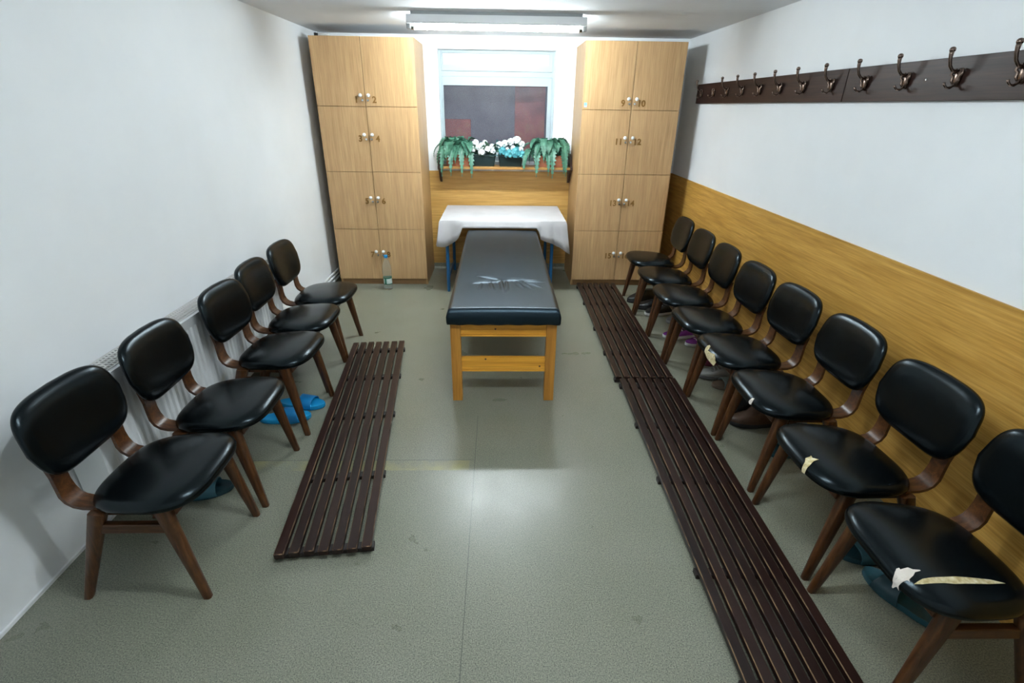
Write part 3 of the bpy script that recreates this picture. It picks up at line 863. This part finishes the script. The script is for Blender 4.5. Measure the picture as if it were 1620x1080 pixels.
def drape(poly, lift=.0022, shift=0):
    """patch polygon (x, y) laid onto the seat surface"""
    bm = bmesh.new()
    f = bm.faces.new([bm.verts.new((x + shift, y, 0)) for x, y in poly])
    bmesh.ops.triangulate(bm, faces=[f], ngon_method='EAR_CLIP')
    for _ in range(3):
        long_ = [e for e in bm.edges if e.calc_length() > .006]
        if long_: bmesh.ops.subdivide_edges(bm, edges=long_, cuts=1)
        bmesh.ops.triangulate(bm, faces=bm.faces[:])
    for v in bm.verts:
        x, y = v.co.x, v.co.y
        q = (abs((x - SC) / SA) ** SN + abs(y / (SB * narrow(x))) ** SN) ** (1 / SN)
        k = min(1, q) / q if q > 0 else 1
        x2, y2 = SC + (x - SC) * k, y * k
        over = max(0, q - 1) * SA
        v.co = (x2 + (lift if q > .95 else 0), y2, seat_z(min(1, q)) + seat_tilt(x2) + lift - over)
    return bm
def back_bm():
    bm = bmesh.new(); n = 72; e = 2 / 5; rings = []
    cz, hy, hz, T = .607, .200, .132, .046
    prof = [(.30, 0), (.6, .0012), (.80, .004), (.92, .010), (.985, .018), (1.0, .025), (.985, .034), (.93, .042), (.80, .0455)]
    def pt(s, a, dpt):
        yy = hy * s * spow(math.cos(a), e); zz = hz * s * spow(math.sin(a), e)
        w = 1 - .07 * max(0, zz / hz) - .14 * max(0, -zz / hz - .1) ** 1.2
        yy *= w
        zz += -.010 * (yy / hy) ** 2 * (1 if zz > 0 else -1.6)
        x = -.168 - (zz) * .20 + .55 * yy * yy - dpt
        return (x, yy, cz + zz)
    R_ = [[bm.verts.new(pt(s, 2 * PI * k / n, d)) for k in range(n)] for s, d in prof]
    for a, b_ in zip(R_, R_[1:]):
        for i in range(n):
            j = (i + 1) % n; bm.faces.new((a[i], b_[i], b_[j], a[j]))
    c = bm.verts.new(pt(0, 0, 0))
    for i in range(n): bm.faces.new((c, R_[0][i], R_[0][(i + 1) % n]))
    c = bm.verts.new(pt(0, 0, .046))
    for i in range(n): bm.faces.new((c, R_[-1][(i + 1) % n], R_[-1][i]))
    return bm
def arm_bm(y):
    path = [(.06, .3665), (-.08, .3665), (-.125, .3685), (-.150, .376), (-.168, .391), (-.178, .414), (-.1815, .445), (-.183, .49), (-.192, .54)]
    th, w = .0115, .060; rings = []
    P = [Vector((x, 0, z)) for x, z in path]
    for i, p in enumerate(P):
        tg = (P[min(i + 1, len(P) - 1)] - P[max(i - 1, 0)]).normalized(); nr = Vector((tg.z, 0, -tg.x))
        ww = w * (1 if i < 6 else .92)
        rings.append([p + nr * sn * th / 2 + Vector((0, y + sy * ww / 2, 0)) for sn, sy in ((1, -1), (1, 1), (-1, 1), (-1, -1))])
    bm = bmesh.new(); loft(bm, rings)
    return bm
def make_chair(label, group):
    t = thing('chair', label, 'chair', group=group)
    obj('seat', seat_bm(), M['vinyl'], t, smooth=True)
    obj('backrest', back_bm(), M['vinyl'], t, smooth=True)
    for s in (-1, 1):
        obj('arm_support', arm_bm(s * .130), M['plywood'], t, auto=35)
        bm = bmesh.new(); taper(bm, (.200, s * .192, 0), (.135, s * .172, .378), (.027, .025), (.052, .034), 4)
        obj('leg', bm, M['legwood'], t, auto=50)
        bm = bmesh.new(); taper(bm, (-.205, s * .188, 0), (-.068, s * .172, .366), (.028, .025), (.056, .032), 4)
        obj('leg', bm, M['legwood'], t, auto=50)
        obj('side_rail', bx(-.085, .150, s * .173 - .011, s * .173 + .011, .285, .322), M['plywood'], t, bevel=.004)
    obj('seat_base', bx(-.09, .17, -.165, .165, .345, .3735), M['legwood'], t, bevel=.004)
    obj('crossbar', bx(.10, .128, -.165, .165, .315, .350), M['legwood'], t, bevel=.003)
    return t

LEFT = [(-1.204, 1.420), (-1.192, 1.853), (-1.180, 2.375), (-1.212, 2.795), (-1.218, 3.225)]
LL = ['black vinyl chair nearest the viewer in the left row', 'black vinyl chair second from the viewer in the left row, slatted grate before it', 'black vinyl chair in the middle of the left row, above the bright blue slippers',
      'black vinyl chair second from the far end of the left row', 'black vinyl chair at the far end of the left row, beyond the radiator']
RIGHT = [4.110, 3.647, 3.218, 2.777, 2.362, 1.930, 1.473, 1.030]
RX = [1.329, 1.315, 1.312, 1.311, 1.323, 1.330, 1.317, 1.311]
RL = ['black vinyl chair at the far end of the right row, beside the numbered locker', 'black vinyl chair second from the lockers in the right row', 'black vinyl chair third from the lockers in the right row',
      'black vinyl chair fourth from the lockers in the right row, just beyond the torn ones', 'black vinyl chair with yellow foam showing at its torn front corner, fifth from the lockers',
      'black vinyl chair with a tiny pale chip, between two chairs with yellow tears', 'black vinyl chair with a yellow tear mid front edge, next to the white patched one', 'black vinyl chair with a white patch and a long slit in its seat']
JR = [.0, .01, -.015, .01, .02, -.01, .015, -.01]
proto = make_chair(LL[0], 'chairs along the left wall')
for i, (x, y) in enumerate(LEFT):
    c = proto if i == 0 else copy_tree(proto)
    c.location = (x, y, 0); c.rotation_euler = (0, 0, [0, .02, -.03, .02, .0][i])
    c['label'] = LL[i]; c['group'] = 'chairs along the left wall'
def child(t, nm):
    return [c for c in t.children if c.name.split('.')[0] == nm][0]
for i, y in enumerate(RIGHT):
    c = copy_tree(proto); c.location = (RX[i], y, 0); c.rotation_euler = (0, 0, PI + JR[i])
    c['label'] = RL[i]; c['group'] = 'chairs along the right wall'
    if i == 4:
        s = child(c, 'seat')
        tag(obj('torn_foam', drape([(.273, .02), (.253, -.002), (.242, .002), (.246, .02), (.262, .039), (.258, .074), (.252, .092), (.258, .135), (.287, .143), (.290, .118), (.290, .083), (.288, .057)], shift=-.022), M['foam'], s), 'yellow foam showing through a tear')
    if i == 5:
        s = child(c, 'seat')
        tag(obj('chipped_edge', drape([(.262, .085), (.250, .088), (.246, .096), (.252, .102), (.262, .106), (.268, .096)], .0016, -.018), M['backing'], s), 'small pale chip at the front edge')
    if i == 6:
        s = child(c, 'seat')
        tag(obj('torn_foam', drape([(.279, .078), (.261, .063), (.25, .045), (.234, .043), (.227, .038), (.229, .051), (.213, .063), (.235, .068), (.25, .078), (.274, .092)], shift=-.024), M['foam'], s), 'yellow foam showing through a tear')
    if i == 7:
        s = child(c, 'seat')
        tag(obj('torn_patch', drape([(.273, .11), (.26, .101), (.241, .077), (.234, .077), (.234, .082), (.214, .08), (.206, .087), (.189, .09), (.189, .093), (.206, .096), (.217, .105), (.231, .112), (.233, .119), (.236, .112), (.25, .112), (.261, .125), (.258, .113), (.273, .114)], .0012, -.012), M['backing'], s), 'white backing showing where the vinyl has peeled')
        tag(obj('torn_slit', drape([(.225, .126), (.197, .116), (.169, .113), (.136, .112), (.103, .110), (.072, .111), (.041, .113), (.011, .115), (-.025, .123), (.023, .128), (.056, .129), (.088, .130), (.121, .132), (.15, .130), (.182, .130), (.207, .130)], .0012, -.008), M['foam'], s), 'long slit showing yellow foam')

# ------------------------------------------------------------------ shoes (local: +x is the toe)
def sole_outline(L, W, n=28, grow=0):
    pts = []
    for k in range(n):
        a = 2 * PI * k / n
        x = L / 2 * spow(math.cos(a), .85); u = x / L + .5
        w = W / 2 * (.74 + .30 * math.sin(PI * min(1, max(0, u * .95 - .05))) ** 1.2 + .10 * u - .16 * math.exp(-((u - .38) / .14) ** 2))
        pts.append((x + math.copysign(grow, x), spow(math.sin(a), .85) * (w + grow)))
    return pts
def slide_bm(L=.265, W=.10, h=.024):
    bm = bmesh.new()
    loft(bm, [[(x * k, y * k, z) for x, y in sole_outline(L, W)] for z, k in ((0, .96), (.006, 1), (h - .006, 1.0), (h, .985), (h - .003, .94))])
    return bm
def strap_bm(L=.265, W=.10, h=.024, x0=-.02, x1=.075, top=.062, t=.004):
    bm = bmesh.new(); R_ = []
    for j in range(7):
        x = x0 + (x1 - x0) * j / 6
        r = []
        for sgn in (1, -1):
            rr = []
            for k in range(13):
                a = PI * k / 12
                yy = (W / 2 + .003 + (t if sgn > 0 else 0)) * math.cos(a); zz = h * .55 + (top - h * .55 - .015 * j / 6 + (t if sgn > 0 else 0)) * math.sin(a) ** .7
                rr.append((x + .02 * math.sin(a) * (1 if j == 0 else -.3 if j == 6 else .5), yy, zz))
            r += rr if sgn > 0 else rr[::-1]
        R_.append(r)
    loft(bm, R_)
    return bm
def slipper(label, x, y, ang, sole, strap, L=.265, group=None, z=0, nm='slipper', cat='slipper'):
    t = thing(nm, label, cat, (x, y, z), math.radians(ang), group)
    obj('sole', slide_bm(L), M[sole], t, auto=50)
    obj('strap', strap_bm(L), M[strap], t, auto=50)
def sneaker(label, x, y, ang, upper, sole, lace=None, L=.27, W=.098, H=.085, group=None, boot=0, nm='sneaker', cat='shoe'):
    t = thing(nm, label, cat, (x, y, 0), math.radians(ang), group)
    bm = bmesh.new()
    loft(bm, [[(px * k, py * k, z) for px, py in sole_outline(L, W)] for z, k in ((0, .95), (.004, 1), (.020, 1.0), (.026, .97))])
    obj('sole', bm, M[sole], t, auto=50)
    bm = bmesh.new(); rings = []
    def top(u):   # height profile along the shoe, heel u=0 to toe u=1
        if u < .42: return H + boot
        return H * (.52 + .48 * max(0, 1 - (u - .42) / .58) ** 1.1)
    for f, k in ((0, .97), (.35, .98), (.65, .90), (.88, .66), (1, .46)):
        r = []
        for px, py in sole_outline(L, W):
            u = min(1, max(0, px / L + .5)); hh = top(u) if boot == 0 else (H + boot if u < .5 else H * (.6 + .4 * (1 - (u - .5) / .5)))
            kx = 1 - (1 - k) * (.35 if px < 0 else .75)
            r.append((px * kx, py * k, .024 + (hh - .024) * f))
        rings.append(r)
    loft(bm, rings)
    obj('upper', bm, M[upper], t, auto=60)
    bm = bmesh.new()
    loft(bm, [[(-.065 + .052 * math.cos(2 * PI * k / 16), .024 * math.sin(2 * PI * k / 16), H + boot + z) for k in range(16)] for z in (-.004, .0015)])
    obj('opening', bm, M['black_rubber'], t)
    if lace:
        bm = bmesh.new()
        for i in range(4):
            xx = .0 + i * .019; zz = H * (.96 - i * .10) + .008
            tube(bm, [(xx, -.026, zz - .008), (xx + .004, 0, zz), (xx, .026, zz - .008)], .0035, 6)
        obj('laces', bm, M[lace], t, smooth=True)
slipper('bright blue rubber slipper nearer the viewer under the left chairs', -1.150, 2.315, 8, 'blue_rubber', 'blue_rubber_dark', group='blue slippers under the left chairs')
slipper('bright blue rubber slipper farther from the viewer, toe to the slatted grate', -1.110, 2.455, -6, 'blue_rubber', 'blue_rubber_dark', group='blue slippers under the left chairs')
slipper('dark teal slipper showing behind the seat of the nearest left chair', -1.300, 1.742, 16, 'teal_rubber', 'teal_rubber_light')
sneaker('black leather shoe nearest the numbered lockers, under the farthest right chair', 1.255, 4.17, 195, 'black_leather', 'black_rubber', H=.10)
sneaker('all black shoe second from the lockers, next to the black and white sneaker', 1.29, 3.985, 175, 'black_leather', 'black_rubber')
sneaker('black sneaker with white laces and white sole under the far right chairs', 1.335, 3.86, 190, 'black_leather', 'white_rubber', 'white_rubber')
sneaker('mid grey sneaker between the black and white sneaker and the purple pair', 1.465, 3.66, 170, 'grey_fabric', 'grey_rubber', 'grey_rubber')
sneaker('purple sneaker with a white sole, nearer the slatted grate', 1.355, 3.405, 185, 'purple_fabric', 'white_rubber', 'white_rubber', H=.06)
sneaker('purple sneaker with a white sole, nearer the panelled wall', 1.475, 3.28, 192, 'purple_fabric', 'white_rubber', 'white_rubber', H=.06)
sneaker('maroon shoe in shade between the purple sneakers and the pale grey one', 1.47, 2.97, 180, 'maroon_fabric', 'maroon_fabric', H=.07)
sneaker('pale grey sneaker showing below the torn front corner of a black chair', 1.40, 2.785, 178, 'grey_rubber', 'grey_fabric', 'grey_rubber', H=.08)
slipper('grey green strapped sandal between the pale grey sneaker and the boots', 1.44, 2.66, 178, 'tan_sole', 'greygreen_strap', nm='sandal', cat='sandal')
sneaker('tall black boot, farther from the viewer than the dark brown boot', 1.37, 2.375, 183, 'black_leather', 'brown_leather', boot=.07, nm='boot')
sneaker('dark brown leather boot beside the tall black boot', 1.385, 2.262, 178, 'brown_leather', 'black_rubber', boot=.06, nm='boot')
slipper('small teal slipper behind a chair leg, between the boots and the teal pair', 1.455, 2.02, 190, 'teal_rubber_light', 'teal_rubber_light')
slipper('teal rubber slipper near the white patched seat, farther one of the pair', 1.43, 1.378, 180, 'teal_rubber', 'teal_rubber_light')
slipper('teal rubber slipper under the white patched seat, nearer one of the pair', 1.405, 1.185, 112, 'teal_rubber_light', 'teal_rubber')

# ------------------------------------------------------------------ camera
f_px, pt_, yw, ro, H = 796.7046, .4373, .0285, .014, 1.55
cy_, sy_ = math.cos(yw), math.sin(yw)
fw = Vector((sy_ * math.cos(pt_), cy_ * math.cos(pt_), -math.sin(pt_))); rt = Vector((cy_, -sy_, 0)); up = rt.cross(fw)
r2 = rt * math.cos(ro) + up * math.sin(ro); u2 = -rt * math.sin(ro) + up * math.cos(ro)
cam = bpy.data.cameras.new('camera'); cam.sensor_fit = 'HORIZONTAL'; cam.sensor_width = 36; cam.lens = f_px / 1620 * 36; cam.clip_start = .02
co = bpy.data.objects.new('camera', cam); C.objects.link(co)
mt = Matrix((r2, u2, -fw)).transposed().to_4x4(); mt.translation = Vector((0, 0, H)); co.matrix_world = mt
scene.camera = co

# ------------------------------------------------------------------ world and view
w = bpy.data.worlds.new('night'); scene.world = w; w.use_nodes = True
w.node_tree.nodes['Background'].inputs['Color'].default_value = (.50, .47, .50, 1)
w.node_tree.nodes['Background'].inputs['Strength'].default_value = .26
vs = scene.view_settings
scene.display_settings.display_device = 'sRGB'
vs.view_transform = 'Standard'; vs.look = 'None'; vs.exposure = 2.3; vs.gamma = 1.0; vs.use_curve_mapping = False
